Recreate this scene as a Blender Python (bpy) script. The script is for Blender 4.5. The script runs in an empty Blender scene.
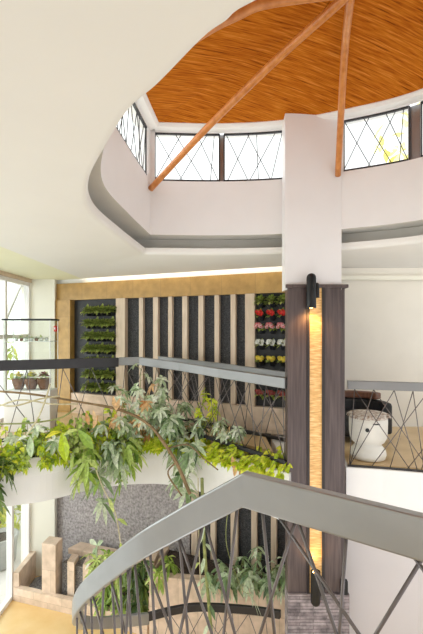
import bpy, bmesh, math, random
from mathutils import Vector, Matrix
R = random.Random(7)
EYE = 1.55            # camera height above the gallery floor
F = 423.0             # focal length in pixels of the 423x634 frame
CX, HY = 211.5, 330.0
C = bpy.context.scene.collection
V = Vector

def at(x, y, Y):
    """point seen at pixel (x, y) at distance Y"""
    return V(((x-CX)/F*Y, Y, EYE-(y-HY)/F*Y))

# ------------------------------------------------------------------ materials
def mat(name):
    m = bpy.data.materials.new(name); m.use_nodes = True
    nt = m.node_tree
    return m, nt, nt.nodes['Principled BSDF']

def N(nt, t, **kw):
    n = nt.nodes.new(t)
    for k, v in kw.items():
        if k in n.inputs.keys(): n.inputs[k].default_value = v
        else: setattr(n, k, v)
    return n

def ramp(nt, stops):
    r = nt.nodes.new('ShaderNodeValToRGB')
    e = r.color_ramp.elements
    while len(e) < len(stops): e.new(0.5)
    for i, (p, c) in enumerate(stops):
        e[i].position = p; e[i].color = (*c, 1)
    return r

def texcoord(nt, scale=(1, 1, 1), rot=(0, 0, 0)):
    tc = nt.nodes.new('ShaderNodeTexCoord'); mp = nt.nodes.new('ShaderNodeMapping')
    mp.inputs['Scale'].default_value = scale; mp.inputs['Rotation'].default_value = rot
    nt.links.new(tc.outputs['Object'], mp.inputs['Vector'])
    return mp.outputs['Vector']

def noise_mat(name, stops, scale=5, detail=4, stretch=(1, 1, 1), rot=(0, 0, 0), rough=.6, metal=0, bump=0, bscale=None, spec=.5):
    m, nt, b = mat(name)
    v = texcoord(nt, stretch, rot)
    n = N(nt, 'ShaderNodeTexNoise', Scale=scale, Detail=detail)
    nt.links.new(v, n.inputs['Vector'])
    r = ramp(nt, stops)
    nt.links.new(n.outputs['Fac'], r.inputs['Fac'])
    nt.links.new(r.outputs['Color'], b.inputs['Base Color'])
    b.inputs['Roughness'].default_value = rough; b.inputs['Metallic'].default_value = metal
    b.inputs['Specular IOR Level'].default_value = spec
    if bump:
        n2 = N(nt, 'ShaderNodeTexNoise', Scale=bscale or scale, Detail=4)
        nt.links.new(v, n2.inputs['Vector'])
        bp = N(nt, 'ShaderNodeBump', Strength=bump, Distance=.02)
        nt.links.new(n2.outputs['Fac'], bp.inputs['Height'])
        nt.links.new(bp.outputs['Normal'], b.inputs['Normal'])
    return m

def near(c, d=.12):
    return [(.3, tuple(x*(1-d) for x in c)), (.7, tuple(min(1, x*(1+d)) for x in c))]

M = {}
M['white'] = noise_mat('white_paint', near((.86, .85, .845), .015), 3, rough=.55, bump=.03, bscale=90)
M['ceiling'] = noise_mat('ceiling_paint', near((.84, .825, .785), .012), 2, rough=.7)
M['recess'] = noise_mat('recess_shade_grey', near((.62, .60, .56), .03), 3, rough=.8)  # grey stands in for the shade inside the ceiling groove
M['cream'] = noise_mat('cream_paint_and_cast', near((.85, .83, .73), .02), 2, rough=.7)
M['lilac'] = noise_mat('pale_lilac_grey_paint', near((.62, .59, .60), .02), 2, rough=.6)
M['cream_yellow_cast'] = noise_mat('yellow_light_cast', near((.84, .83, .60), .02), 2, rough=.7)  # yellow cast of the window light put into the left ceiling's colour
M['cream_wall'] = noise_mat('warm_wall_paint', near((.80, .76, .68), .03), 2, rough=.6)
M['pebble'] = noise_mat('dark_pebble', [(.35, (.012, .013, .015)), (.6, (.06, .06, .065)), (.75, (.13, .125, .125))], 60, 3, rough=.7, bump=.8, bscale=60)
M['pebble_grey'] = noise_mat('grey_pebble', [(.35, (.06, .06, .06)), (.55, (.2, .19, .19)), (.75, (.42, .4, .39))], 55, 3, rough=.8, bump=.8, bscale=55)
M['stucco'] = noise_mat('rough_stucco', [(.3, (.20, .18, .18)), (.7, (.50, .46, .46))], 26, 6, rough=.9, bump=1.0, bscale=26)
M['wood'] = noise_mat('dark_stained_wood', [(.25, (.050, .032, .031)), (.75, (.135, .098, .092))], 4, 6, stretch=(9, 9, .5), rough=.38, bump=.05, bscale=6)
M['groove'] = noise_mat('dark_groove', near((.03, .022, .022)), 5, rough=.5)
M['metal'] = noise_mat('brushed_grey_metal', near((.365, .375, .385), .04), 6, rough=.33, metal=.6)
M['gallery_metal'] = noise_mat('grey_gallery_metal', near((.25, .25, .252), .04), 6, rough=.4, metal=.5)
M['dark_metal'] = noise_mat('dark_and_shaded_metal', near((.045, .043, .046), .1), 6, rough=.4, metal=.5)
M['rod'] = noise_mat('steel_rod', near((.17, .15, .148), .15), 9, rough=.35, metal=.7)
M['black'] = noise_mat('black_metal', near((.012, .013, .014), .3), 6, rough=.4, metal=.3)
M['black_soft'] = noise_mat('black_leather', near((.018, .018, .02), .3), 12, rough=.55, bump=.2)
M['brown'] = noise_mat('brown_wood', [(.3, (.10, .035, .018)), (.7, (.24, .10, .05))], 5, stretch=(1, 8, 1), rough=.5)
M['pole'] = noise_mat('varnished_pole', [(.3, (.50, .17, .035)), (.7, (.68, .28, .08))], 5, stretch=(3, 3, 1), rough=.35)
M['soil'] = noise_mat('soil', [(.35, (.018, .012, .01)), (.7, (.10, .07, .055))], 40, rough=.95, bump=.8)
M['floor_g'] = noise_mat('polished_floor', [(.35, (.78, .52, .22)), (.65, (.88, .66, .34))], 1.6, 5, rough=.25)
M['floor_u'] = noise_mat('gallery_floor', [(.35, (.55, .38, .19)), (.65, (.68, .50, .28))], 2.5, 5, rough=.3)
M['paving'] = noise_mat('pale_paving', near((.66, .64, .62), .08), 3, rough=.8)
M['drum'] = noise_mat('cream_drum_shell', near((.80, .77, .70), .04), 5, rough=.4)
M['hide'] = noise_mat('hide_fringe', [(.35, (.32, .2, .13)), (.6, (.75, .70, .64))], 25, rough=.9, bump=.5)
M['pot_black'] = noise_mat('black_pot', near((.02, .02, .026), .3), 8, rough=.5)
M['terra'] = noise_mat('brown_clay', [(.3, (.14, .055, .025)), (.7, (.30, .13, .06))], 9, rough=.8)
M['white_glaze'] = noise_mat('white_glaze', near((.82, .83, .82), .03), 4, rough=.2)
M['grey_pot'] = noise_mat('grey_concrete', near((.38, .38, .37), .12), 9, rough=.85)
M['red'] = noise_mat('red_plastic', near((.62, .03, .02), .1), 5, rough=.4)
M['stem'] = noise_mat('green_stem', [(.3, (.14, .17, .045)), (.7, (.32, .34, .12))], 12, rough=.6)
M['bark'] = noise_mat('woody_stem', [(.3, (.12, .075, .03)), (.7, (.30, .20, .10))], 14, rough=.7, bump=.4)
M['dry_stem'] = noise_mat('pale_dry_stem', [(.3, (.42, .36, .20)), (.7, (.66, .60, .42))], 14, rough=.7)
M['trunk'] = noise_mat('tree_bark', near((.14, .10, .07), .3), 12, rough=.9, bump=.5)
M['bulb'] = None

def tile_mat(name, c1, c2, mortar, bw=.6, bh=.6, rough=.45):
    m, nt, b = mat(name)
    tc = nt.nodes.new('ShaderNodeTexCoord')
    # tiles run along the wall and up it: u = along, v = height
    sp = nt.nodes.new('ShaderNodeSeparateXYZ'); nt.links.new(tc.outputs['Object'], sp.inputs[0])
    mx = N(nt, 'ShaderNodeMath', operation='MULTIPLY_ADD'); mx.inputs[1].default_value = -.43
    nt.links.new(sp.outputs['Y'], mx.inputs[0]); nt.links.new(sp.outputs['X'], mx.inputs[2])
    cb = nt.nodes.new('ShaderNodeCombineXYZ')
    nt.links.new(mx.outputs[0], cb.inputs['X']); nt.links.new(sp.outputs['Z'], cb.inputs['Y'])
    br = nt.nodes.new('ShaderNodeTexBrick')
    br.inputs['Color1'].default_value = (*c1, 1); br.inputs['Color2'].default_value = (*c2, 1)
    br.inputs['Mortar'].default_value = (*mortar, 1)
    br.inputs['Scale'].default_value = 1; br.inputs['Mortar Size'].default_value = .003
    br.inputs['Brick Width'].default_value = bw; br.inputs['Row Height'].default_value = bh
    nt.links.new(cb.outputs[0], br.inputs['Vector'])
    n = N(nt, 'ShaderNodeTexNoise', Scale=7, Detail=5)
    nt.links.new(tc.outputs['Object'], n.inputs['Vector'])
    r = ramp(nt, [(.3, (.78, .76, .72)), (.7, (1.1, 1.1, 1.12))])
    nt.links.new(n.outputs['Fac'], r.inputs['Fac'])
    mm = N(nt, 'ShaderNodeMix', data_type='RGBA', blend_type='MULTIPLY')
    mm.inputs[0].default_value = 1
    nt.links.new(br.outputs['Color'], mm.inputs[6]); nt.links.new(r.outputs['Color'], mm.inputs[7])
    nt.links.new(mm.outputs[2], b.inputs['Base Color'])
    b.inputs['Roughness'].default_value = rough
    return m
M['tile_gold'] = tile_mat('golden_brown_tile', (.44, .26, .075), (.50, .31, .10), (.28, .17, .06), .62, .9)
M['tile'] = tile_mat('beige_tile', (.80, .64, .51), (.74, .585, .46), (.52, .40, .30), .62, .62)
M['slat'] = noise_mat('beige_slat', [(.3, (.58, .45, .33)), (.7, (.70, .56, .43))], 6, stretch=(4, 4, .6), rough=.5)

def bamboo_mat():
    m, nt, b = mat('reed_ceiling')
    v0 = texcoord(nt, (1, 1, 1), (0, 0, math.radians(-23)))
    mp = nt.nodes.new('ShaderNodeMapping'); mp.inputs['Scale'].default_value = (3.2, 60, .2); nt.links.new(v0, mp.inputs['Vector']); v = mp.outputs['Vector']
    n = N(nt, 'ShaderNodeTexNoise', Scale=1.0, Detail=3, Roughness=.65); nt.links.new(v, n.inputs['Vector'])
    r = ramp(nt, [(.30, (.13, .026, .003)), (.40, (.38, .095, .006)), (.55, (.52, .16, .012)), (.74, (.70, .27, .05))])
    nt.links.new(n.outputs['Fac'], r.inputs['Fac']); nt.links.new(r.outputs['Color'], b.inputs['Base Color'])
    b.inputs['Roughness'].default_value = .85; b.inputs['Specular IOR Level'].default_value = .05
    return m
M['bamboo'] = bamboo_mat()

def onyx_mat():
    m, nt, b = mat('glowing_onyx')
    v = texcoord(nt, (5, 5, 55))
    n = N(nt, 'ShaderNodeTexNoise', Scale=2.2, Detail=5); nt.links.new(v, n.inputs['Vector'])
    r = ramp(nt, [(.32, (.50, .25, .07)), (.55, (.72, .43, .16)), (.72, (.86, .62, .32))])
    nt.links.new(n.outputs['Fac'], r.inputs['Fac'])
    nt.links.new(r.outputs['Color'], b.inputs['Base Color']); nt.links.new(r.outputs['Color'], b.inputs['Emission Color'])
    b.inputs['Emission Strength'].default_value = .32  # faint emission added; the sconces light this stone
    b.inputs['Roughness'].default_value = .3
    return m
M['onyx'] = onyx_mat()

def ledge_mat():
    m, nt, b = mat('stacked_slate')
    tc = nt.nodes.new('ShaderNodeTexCoord'); sp = nt.nodes.new('ShaderNodeSeparateXYZ')
    nt.links.new(tc.outputs['Object'], sp.inputs[0])
    ad = N(nt, 'ShaderNodeMath', operation='ADD'); nt.links.new(sp.outputs['X'], ad.inputs[0]); nt.links.new(sp.outputs['Y'], ad.inputs[1])
    cb = nt.nodes.new('ShaderNodeCombineXYZ'); nt.links.new(ad.outputs[0], cb.inputs['X']); nt.links.new(sp.outputs['Z'], cb.inputs['Y'])
    br = nt.nodes.new('ShaderNodeTexBrick')
    br.inputs['Color1'].default_value = (.40, .36, .37, 1); br.inputs['Color2'].default_value = (.22, .19, .20, 1)
    br.inputs['Mortar'].default_value = (.16, .14, .145, 1); br.inputs['Scale'].default_value = 1
    br.inputs['Mortar Size'].default_value = .004; br.inputs['Brick Width'].default_value = .31; br.inputs['Row Height'].default_value = .038
    nt.links.new(cb.outputs[0], br.inputs['Vector'])
    n = N(nt, 'ShaderNodeTexNoise', Scale=14, Detail=5); nt.links.new(tc.outputs['Object'], n.inputs['Vector'])
    r = ramp(nt, [(.3, (.45, .44, .46)), (.7, (1.35, 1.3, 1.3))]); nt.links.new(n.outputs['Fac'], r.inputs['Fac'])
    mm = N(nt, 'ShaderNodeMix', data_type='RGBA', blend_type='MULTIPLY'); mm.inputs[0].default_value = 1
    nt.links.new(br.outputs['Color'], mm.inputs[6]); nt.links.new(r.outputs['Color'], mm.inputs[7])
    nt.links.new(mm.outputs[2], b.inputs['Base Color'])
    bp = N(nt, 'ShaderNodeBump', Strength=.7, Distance=.02)
    nt.links.new(br.outputs['Color'], bp.inputs['Height']); nt.links.new(bp.outputs['Normal'], b.inputs['Normal'])
    b.inputs['Roughness'].default_value = .75
    return m
M['slate'] = ledge_mat()

def glass_mat():
    m, nt, b = mat('clear_glass')
    out = nt.nodes['Material Output']
    t = N(nt, 'ShaderNodeBsdfTransparent'); t.inputs[0].default_value = (.95, .97, .95, 1)
    g = N(nt, 'ShaderNodeBsdfGlossy', Roughness=.02)
    lw = N(nt, 'ShaderNodeLayerWeight', Blend=.5)
    pw = N(nt, 'ShaderNodeMath', operation='POWER'); pw.inputs[1].default_value = 4
    nt.links.new(lw.outputs['Facing'], pw.inputs[0])
    fr = N(nt, 'ShaderNodeMath', operation='MULTIPLY_ADD'); fr.inputs[1].default_value = .35; fr.inputs[2].default_value = .02
    nt.links.new(pw.outputs[0], fr.inputs[0])
    mx = nt.nodes.new('ShaderNodeMixShader')
    nt.links.new(fr.outputs[0], mx.inputs[0]); nt.links.new(t.outputs[0], mx.inputs[1]); nt.links.new(g.outputs[0], mx.inputs[2])
    nt.links.new(mx.outputs[0], out.inputs['Surface'])
    return m
M['glass'] = glass_mat()

def emit_mat(name, c, s):
    m, nt, b = mat(name)
    b.inputs['Base Color'].default_value = (*c, 1); b.inputs['Emission Color'].default_value = (*c, 1)
    b.inputs['Emission Strength'].default_value = s
    return m
M['led'] = emit_mat('warm_led_strip', (1, .86, .60), 9)
M['led_soft'] = emit_mat('soft_led_strip', (1, .90, .72), 3)
M['bulb'] = emit_mat('amber_bulb', (1, .55, .14), 14)

def leaf_mat(name, stops, rough=.4, trans=.25):
    m, nt, b = mat(name)
    out = nt.nodes['Material Output']
    g = nt.nodes.new('ShaderNodeNewGeometry')
    r = ramp(nt, stops)
    nt.links.new(g.outputs['Random Per Island'], r.inputs['Fac'])
    n = N(nt, 'ShaderNodeTexNoise', Scale=30, Detail=2)
    tc = nt.nodes.new('ShaderNodeTexCoord'); nt.links.new(tc.outputs['Object'], n.inputs['Vector'])
    rr = ramp(nt, [(.35, (.75, .75, .75)), (.65, (1.15, 1.15, 1.1))]); nt.links.new(n.outputs['Fac'], rr.inputs['Fac'])
    mm = N(nt, 'ShaderNodeMix', data_type='RGBA', blend_type='MULTIPLY'); mm.inputs[0].default_value = 1
    nt.links.new(r.outputs['Color'], mm.inputs[6]); nt.links.new(rr.outputs['Color'], mm.inputs[7])
    nt.links.new(mm.outputs[2], b.inputs['Base Color'])
    b.inputs['Roughness'].default_value = rough
    t = nt.nodes.new('ShaderNodeBsdfTranslucent'); nt.links.new(mm.outputs[2], t.inputs[0])
    mx = nt.nodes.new('ShaderNodeMixShader'); mx.inputs[0].default_value = trans
    nt.links.new(b.outputs[0], mx.inputs[1]); nt.links.new(t.outputs[0], mx.inputs[2])
    nt.links.new(mx.outputs[0], out.inputs['Surface'])
    return m
M['leaf_lime'] = leaf_mat('lime_leaf', [(0, (.30, .44, .012)), (.4, (.58, .72, .03)), (.75, (.74, .82, .09)), (1, (.86, .80, .06))], trans=.3)
M['leaf_green'] = leaf_mat('mid_green_leaf', [(0, (.12, .24, .03)), (.45, (.36, .52, .08)), (1, (.70, .80, .30))])
M['leaf_grey'] = leaf_mat('grey_green_leaf', [(0, (.07, .14, .05)), (.3, (.26, .38, .18)), (.6, (.50, .62, .40)), (1, (.80, .86, .70))], rough=.3)
M['leaf_pale'] = leaf_mat('pale_variegated_leaf', [(0, (.18, .28, .11)), (.3, (.50, .62, .38)), (.7, (.76, .82, .66)), (1, (.86, .88, .80))], rough=.35)
M['leaf_dark'] = leaf_mat('deep_green_leaf', [(0, (.035, .075, .02)), (.5, (.09, .16, .035)), (1, (.20, .28, .06))])
M['leaf_wall'] = leaf_mat('fern_leaf', [(0, (.07, .11, .02)), (.5, (.28, .36, .07)), (1, (.60, .64, .20))], trans=.15)
M['leaf_dry'] = leaf_mat('dry_orange_leaf', [(0, (.50, .20, .05)), (.5, (.72, .42, .18)), (1, (.80, .56, .32))])
M['leaf_tree'] = leaf_mat('yellow_green_tree_leaf', [(0, (.34, .42, .05)), (.5, (.62, .66, .10)), (1, (.80, .76, .16))], trans=.4)  # yellow-green garden foliage, tone varied per leaf
M['leaf_yellow'] = leaf_mat('yellow_tree_leaf', [(0, (.80, .70, .16)), (.5, (.92, .84, .34)), (1, (.95, .92, .55))], trans=.4)
M['fl_red'] = leaf_mat('red_petal', [(0, (.50, .01, .008)), (1, (.75, .03, .02))])
M['fl_pink'] = leaf_mat('red_white_petal', [(0, (.70, .08, .10)), (.5, (.78, .22, .24)), (1, (.85, .7, .7))])
M['fl_white'] = leaf_mat('white_petal', [(0, (.72, .72, .66)), (1, (.88, .88, .85))])
M['fl_yellow'] = leaf_mat('yellow_petal', [(0, (.78, .55, .03)), (1, (.88, .78, .14))])
M['fl_wine'] = leaf_mat('wine_petal', [(0, (.30, .04, .04)), (1, (.48, .12, .10))])

# ------------------------------------------------------------------ mesh helpers
class MB:
    def __init__(s): s.bm = bmesh.new()
    def faces(s, pts, fs):
        vs = [s.bm.verts.new(p) for p in pts]
        for f in fs:
            try: s.bm.faces.new([vs[i] for i in f])
            except ValueError: pass
        return s
    def box(s, a, b):
        x0, y0, z0 = a; x1, y1, z1 = b
        p = [(x, y, z) for z in (z0, z1) for y in (y0, y1) for x in (x0, x1)]
        return s.faces(p, [(0, 2, 3, 1), (4, 5, 7, 6), (0, 1, 5, 4), (2, 6, 7, 3), (0, 4, 6, 2), (1, 3, 7, 5)])
    def prism(s, poly, z0, z1):
        a = sum(poly[i][0]*poly[(i+1) % len(poly)][1]-poly[(i+1) % len(poly)][0]*poly[i][1] for i in range(len(poly)))
        if a < 0: poly = poly[::-1]
        n = len(poly)
        p = [(x, y, z0) for x, y in poly]+[(x, y, z1) for x, y in poly]
        return s.faces(p, [tuple(range(n))[::-1], tuple(range(n, 2*n))]+[(i, (i+1) % n, n+(i+1) % n, n+i) for i in range(n)])
    def tube(s, path, r, n=8, cap=True):
        path = [V(p) for p in path]; m = len(path)
        rs = r if isinstance(r, (list, tuple)) else [r]*m
        ref = None; rings = []
        for i, p in enumerate(path):
            t = (path[min(i+1, m-1)]-path[max(i-1, 0)])
            t = t.normalized() if t.length > 1e-9 else V((0, 0, 1))
            if ref is None:
                ref = t.orthogonal().normalized()
            ref = (ref-t*ref.dot(t))
            ref = ref.normalized() if ref.length > 1e-6 else t.orthogonal().normalized()
            b = t.cross(ref)
            rings.append([s.bm.verts.new(p+(ref*math.cos(2*math.pi*k/n)+b*math.sin(2*math.pi*k/n))*rs[i]) for k in range(n)])
        for a, b in zip(rings, rings[1:]):
            for k in range(n): s.bm.faces.new((a[k], a[(k+1) % n], b[(k+1) % n], b[k]))
        if cap:
            s.bm.faces.new(rings[0][::-1]); s.bm.faces.new(rings[-1])
        return s
    def lathe(s, prof, c, n=28, cap=True):
        c = V(c); rings = []
        for r, z in prof:
            rings.append([s.bm.verts.new(c+V((r*math.cos(2*math.pi*k/n), r*math.sin(2*math.pi*k/n), z))) for k in range(n)])
        for a, b in zip(rings, rings[1:]):
            for k in range(n): s.bm.faces.new((a[k], a[(k+1) % n], b[(k+1) % n], b[k]))
        if cap:
            s.bm.faces.new(rings[0][::-1]); s.bm.faces.new(rings[-1])
        return s
    def sweep(s, path, w, h, closed=False):
        """rectangular bar along a path: w wide (horizontal), h tall below the path"""
        path = [V(p) for p in path]; m = len(path); rings = []
        for i, p in enumerate(path):
            d0 = (path[i]-path[i-1]).xy.normalized() if i > 0 else None
            d1 = (path[i+1]-path[i]).xy.normalized() if i < m-1 else None
            if d0 is None: d0 = d1
            if d1 is None: d1 = d0
            n0 = V((-d0.y, d0.x)); n1 = V((-d1.y, d1.x)); nn = (n0+n1).normalized()
            k = w/2/max(.3, nn.dot(n0)); o = V((nn.x*k, nn.y*k, 0)); e = V((0, 0, h))
            rings.append([s.bm.verts.new(q) for q in (p+o, p-o, p-o-e, p+o-e)])
        for a, b in zip(rings, rings[1:]):
            for k in range(4): s.bm.faces.new((a[k], a[(k+1) % 4], b[(k+1) % 4], b[k]))
        s.bm.faces.new(rings[0][::-1]); s.bm.faces.new(rings[-1])
        return s
    def strip(s, A, B):
        a = [s.bm.verts.new(p) for p in A]; b = [s.bm.verts.new(p) for p in B]
        for i in range(len(a)-1): s.bm.faces.new((a[i], a[i+1], b[i+1], b[i]))
        return s
    def leaf(s, base, d, up, L, W, droop=.25, fold=.18, shape='oval'):
        """one leaf blade, folded along its midrib, drooping to the tip"""
        base = V(base); d = V(d).normalized(); up = V(up)
        side = d.cross(up)
        if side.length < 1e-4: side = d.orthogonal()
        side.normalize(); nrm = side.cross(d).normalized()
        if shape == 'heart': st = [(0, .12), (.12, .80), (.38, 1.0), (.72, .58), (1, 0)]
        else: st = [(0, .08), (.25, .62), (.58, 1.0), (.85, .55), (1, 0)]
        mid = []; lf = []; rt = []
        for t, w in st:
            c = base+d*(L*t)-V((0, 0, 1))*(droop*L*t*t)
            mid.append(s.bm.verts.new(c))
            if w > 0:
                off = side*(W/2*w); up2 = nrm*(fold*W/2*w)
                lf.append(s.bm.verts.new(c-off+up2)); rt.append(s.bm.verts.new(c+off+up2))
        k = len(lf)
        for i in range(k-1):
            s.bm.faces.new((mid[i], mid[i+1], lf[i+1], lf[i])); s.bm.faces.new((mid[i+1], mid[i], rt[i], rt[i+1]))
        s.bm.faces.new((mid[k-1], mid[k], lf[k-1])); s.bm.faces.new((mid[k], mid[k-1], rt[k-1]))
        return s
    def palmate(s, c, axis, n, L, W, rnd, droop=.45):
        """a fan of leaflets round the end of a leaf stalk"""
        c = V(c); axis = V(axis).normalized(); a = axis.orthogonal().normalized(); b = axis.cross(a)
        ph = rnd.uniform(0, 6.28)
        for k in range(n):
            th = ph+2*math.pi*k/n+rnd.uniform(-.15, .15)
            d = a*math.cos(th)+b*math.sin(th)+axis*rnd.uniform(.0, .35)
            s.leaf(c, d, axis, L*rnd.uniform(.75, 1.1), W*rnd.uniform(.85, 1.15), droop*rnd.uniform(.6, 1.4), .2)
        return s
    def build(s, name, m, parent=None, smooth=False, bevel=0, recalc=True):
        me = bpy.data.meshes.new(name)
        if parent is not None:
            off = V((0, 0, 0)); q = parent
            while q is not None: off += q.location; q = q.parent
            bmesh.ops.translate(s.bm, verts=s.bm.verts, vec=-off)
        if recalc: bmesh.ops.recalc_face_normals(s.bm, faces=s.bm.faces)
        s.bm.to_mesh(me); s.bm.free()
        if smooth:
            for p in me.polygons: p.use_smooth = True
        me.materials.append(m if not isinstance(m, str) else M[m])
        o = bpy.data.objects.new(name, me); C.objects.link(o)
        if parent is not None: o.parent = parent
        if bevel:
            bv = o.modifiers.new('bevel', 'BEVEL'); bv.width = bevel; bv.segments = 2; bv.limit_method = 'ANGLE'
        return o

def thing(name, label, cat, loc=(0, 0, 0), group=None):
    o = bpy.data.objects.new(name, None); C.objects.link(o)
    o.location = loc; o.empty_display_size = .1
    o['label'] = label; o['category'] = cat
    if group: o['group'] = group
    return o
def tag(o, label, cat, group=None):
    o['label'] = label; o['category'] = cat
    if group: o['group'] = group
    return o
def struct(o):
    o['kind'] = 'structure'; return o
def dup(root, loc, label, group=None):
    r = root.copy(); C.objects.link(r); r.location = loc; r['label'] = label
    if group: r['group'] = group
    for ch in list(root.children):
        c = ch.copy(); C.objects.link(c); c.parent = r
    return r
def catmull(P, n=12):
    P = [V(p) for p in P]; out = []
    Q = [P[0]*2-P[1]]+P+[P[-1]*2-P[-2]]
    for i in range(1, len(Q)-2):
        p0, p1, p2, p3 = Q[i-1:i+3]
        for k in range(n):
            t = k/n
            out.append(.5*((2*p1)+(p2-p0)*t+(2*p0-5*p1+4*p2-p3)*t*t+(3*p1-p0-3*p2+p3)*t**3))
    out.append(P[-1]); return out
def at_len(path, s):
    for a, b in zip(path, path[1:]):
        l = (b-a).length
        if s <= l: return a+(b-a)*(s/l if l else 0)
        s -= l
    return path[-1].copy()
def plen(path): return sum((b-a).length for a, b in zip(path, path[1:]))
def lerp_path(P, s):
    d = 0
    return at_len(P, s)
def v3(p, z): return V((p[0], p[1], z))
ORD = ['first', 'second', 'third', 'fourth', 'fifth', 'sixth', 'seventh', 'eighth', 'ninth', 'tenth']

# ------------------------------------------------------------------ back wall line
WO = V((-2.42, 8.1, 0)); WD = V((.918, -.397, 0)).normalized(); WN = V((-.397, -.918, 0)).normalized()
def wu(px):
    k = (px-CX)/F; Y = 7.053/(1+.4326*k); return (V((k*Y, Y, 0))-WO).dot(WD)
def wp(u, n=0, z=0): return WO+WD*u+WN*n+V((0, 0, z))
def wall_box(mb, u0, u1, n0, n1, z0, z1):
    mb.prism([tuple(wp(u0, n0).xy), tuple(wp(u1, n0).xy), tuple(wp(u1, n1).xy), tuple(wp(u0, n1).xy)], z0, z1)
    return mb
GZ = -3.2                          # ground floor
z_f0, z_f1 = EYE+.575, EYE+.895     # tiled fascia
z_b1, z_b0 = EYE-1.20, EYE-1.60     # tiled beam
UL, UR = -1.2, wu(296)+.6

struct(wall_box(MB(), UL, UR, -.25, 0, GZ, z_f1+.35).build('wall_back', 'pebble'))
struct(wall_box(MB(), UL, UR, 0.0, .10, z_f0, z_f1).build('trim_1', 'tile_gold'))
struct(wall_box(MB(), wu(59), wu(75), 0.0, .14, EYE-1.9, z_f0).build('trim_2', 'tile_gold'))
struct(wall_box(MB(), wu(75), UR, 0.0, .12, z_b0, z_b1).build('trim_3', 'tile'))
struct(wall_box(MB(), UL, UR, 0.0, .03, z_f1, z_f1+.35).build('wall_cove', 'white'))
tn = 4
for x0, x1, dep in [(119, 128, .1), (141, 145, .07), (155, 160, .07), (170, 174, .07), (184, 189, .07), (200, 205, .07), (216, 220.5, .07), (232, 237, .07), (247, 256.5, .1)]:
    struct(wall_box(MB(), wu(x0), wu(x1), 0, dep, z_b1, z_f0).build('trim_%d' % tn, 'slat', bevel=.004)); tn += 1
# lower slats between beam and ledge
for x0, x1 in [(193, 199), (212, 217), (232, 239), (252.5, 258), (272, 277.5), (290, 296)]:
    struct(wall_box(MB(), wu(x0), wu(x1), 0, .07, GZ, z_b0).build('trim_%d' % tn, 'slat', bevel=.004)); tn += 1
# rough stucco lower wall, left half
struct(wall_box(MB(), UL, wu(191), 0.0, .05, GZ, z_b0).build('wall_stucco', 'stucco'))

struct(wall_box(MB(), wu(75), wu(119), 0, .015, z_b1, z_f0).build('trim_%d' % tn, 'black_soft')); tn += 1
struct(wall_box(MB(), wu(256.5), UR, 0, .015, z_b1, z_f0).build('trim_%d' % tn, 'black_soft')); tn += 1
# ------------------------------------------------------------------ planting panels on the back wall
def cluster(rnd, c, r, n, L, W, up=.6, out=None, flat=False):
    mb = MB()
    for k in range(n):
        th = rnd.uniform(0, 6.28); ph = rnd.uniform(-.2, 1.3)
        d = V((math.cos(th)*math.cos(ph), math.sin(th)*math.cos(ph), math.sin(ph)*up))
        if out is not None: d += out*.6
        mb.leaf(V(c)+d*r*rnd.uniform(.1, .5), d, V((0, 0, 1)), L*rnd.uniform(.7, 1.2), W*rnd.uniform(.8, 1.2), rnd.uniform(.1, .6))
    return mb
def wall_pot(name, label, cat, rnd, loc, group, flower=None):
    t = thing(name, label, cat, loc, group)
    b = V(loc)
    mb = MB(); mb.lathe([(.035, -.075), (.055, -.0), (.058, .0), (.05, .003)], b+WN*.06, 12); mb.build('pot', 'pot_black', t, smooth=True)
    cluster(rnd, b+WN*.08+V((0, 0, .01)), .09, 34 if flower else 60, .08 if flower else .115, .042, up=1.1, out=WN).build('leaves', 'leaf_wall', t)
    if flower:
        f = MB()
        for k in range(11):
            c = b+WN*(.13+rnd.uniform(0, .05))+WD*rnd.uniform(-.06, .06)+V((0, 0, rnd.uniform(.02, .075)))
            for j in range(6):
                th = j*1.047; d = WD*math.cos(th)+V((0, 0, 1))*math.sin(th)+WN*.5
                f.leaf(c, d, WN, .034, .03, 0, .1)
        f.build('flowers', flower, t)
    return t
rr = random.Random(3)
fern = None
for i in range(7):
    z = EYE+.375-.237*i
    for j in range(6):
        u = wu(90.5)+j*(wu(115.5)-wu(90.5))/5
        p = wp(u, .0, z-.04)
        lab = 'small fern, %s row of the left green wall panel, %s from the left' % (ORD[i]+' from top' if i else 'top', ORD[j])
        if fern is None or (i == 0 and j < 3):
            q = wall_pot('potted_fern', lab, 'plant', rr, p, 'potted ferns on the left planting panel')
            fern = fern or []; fern.append(q)
        else: dup(fern[(i*5+j*2) % len(fern)], p, lab)
rows = [('fern', None, 'green fern', 'potted ferns on the right planting panel'), ('red', 'fl_red', 'bright red flowers', 'red potted flowers'),
        ('pink', 'fl_pink', 'pink and white flowers', 'pink potted flowers'), ('white', 'fl_white', 'white flowers', 'white potted flowers'),
        ('yellow', 'fl_yellow', 'yellow flowers', 'yellow potted flowers'), ('dark', None, 'dark green leaves', 'leafy pots near the rail'), ('wine', 'fl_wine', 'wine red flowers', 'wine red potted flowers')]
for i, (k, fl, words, grp) in enumerate(rows):
    z = at(0, [303, 316, 329, 345, 361, 378, 394][i], 6.68).z
    src = None
    for j in range(3):
        p = wp(wu(262.5)+j*(wu(284.5)-wu(262.5))/2, 0, z)
        lab = 'black wall pot of %s beside the pillar, %s from the left' % (words, ORD[j])
        if src is None: src = wall_pot('potted_flower' if fl else 'potted_foliage', lab, 'plant', rr, p, grp, fl)
        else: dup(src, p, lab)

# ------------------------------------------------------------------ ground floor and left glazing
struct(MB().box((-3.6, 1.5, GZ-.1), (5, 9.5, GZ)).build('floor', 'floor_g'))
struct(MB().box((-14, 1.5, GZ-.1), (-3.6, 16, GZ-.02)).build('floor_outside', 'paving'))
XG = -3.55
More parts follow.
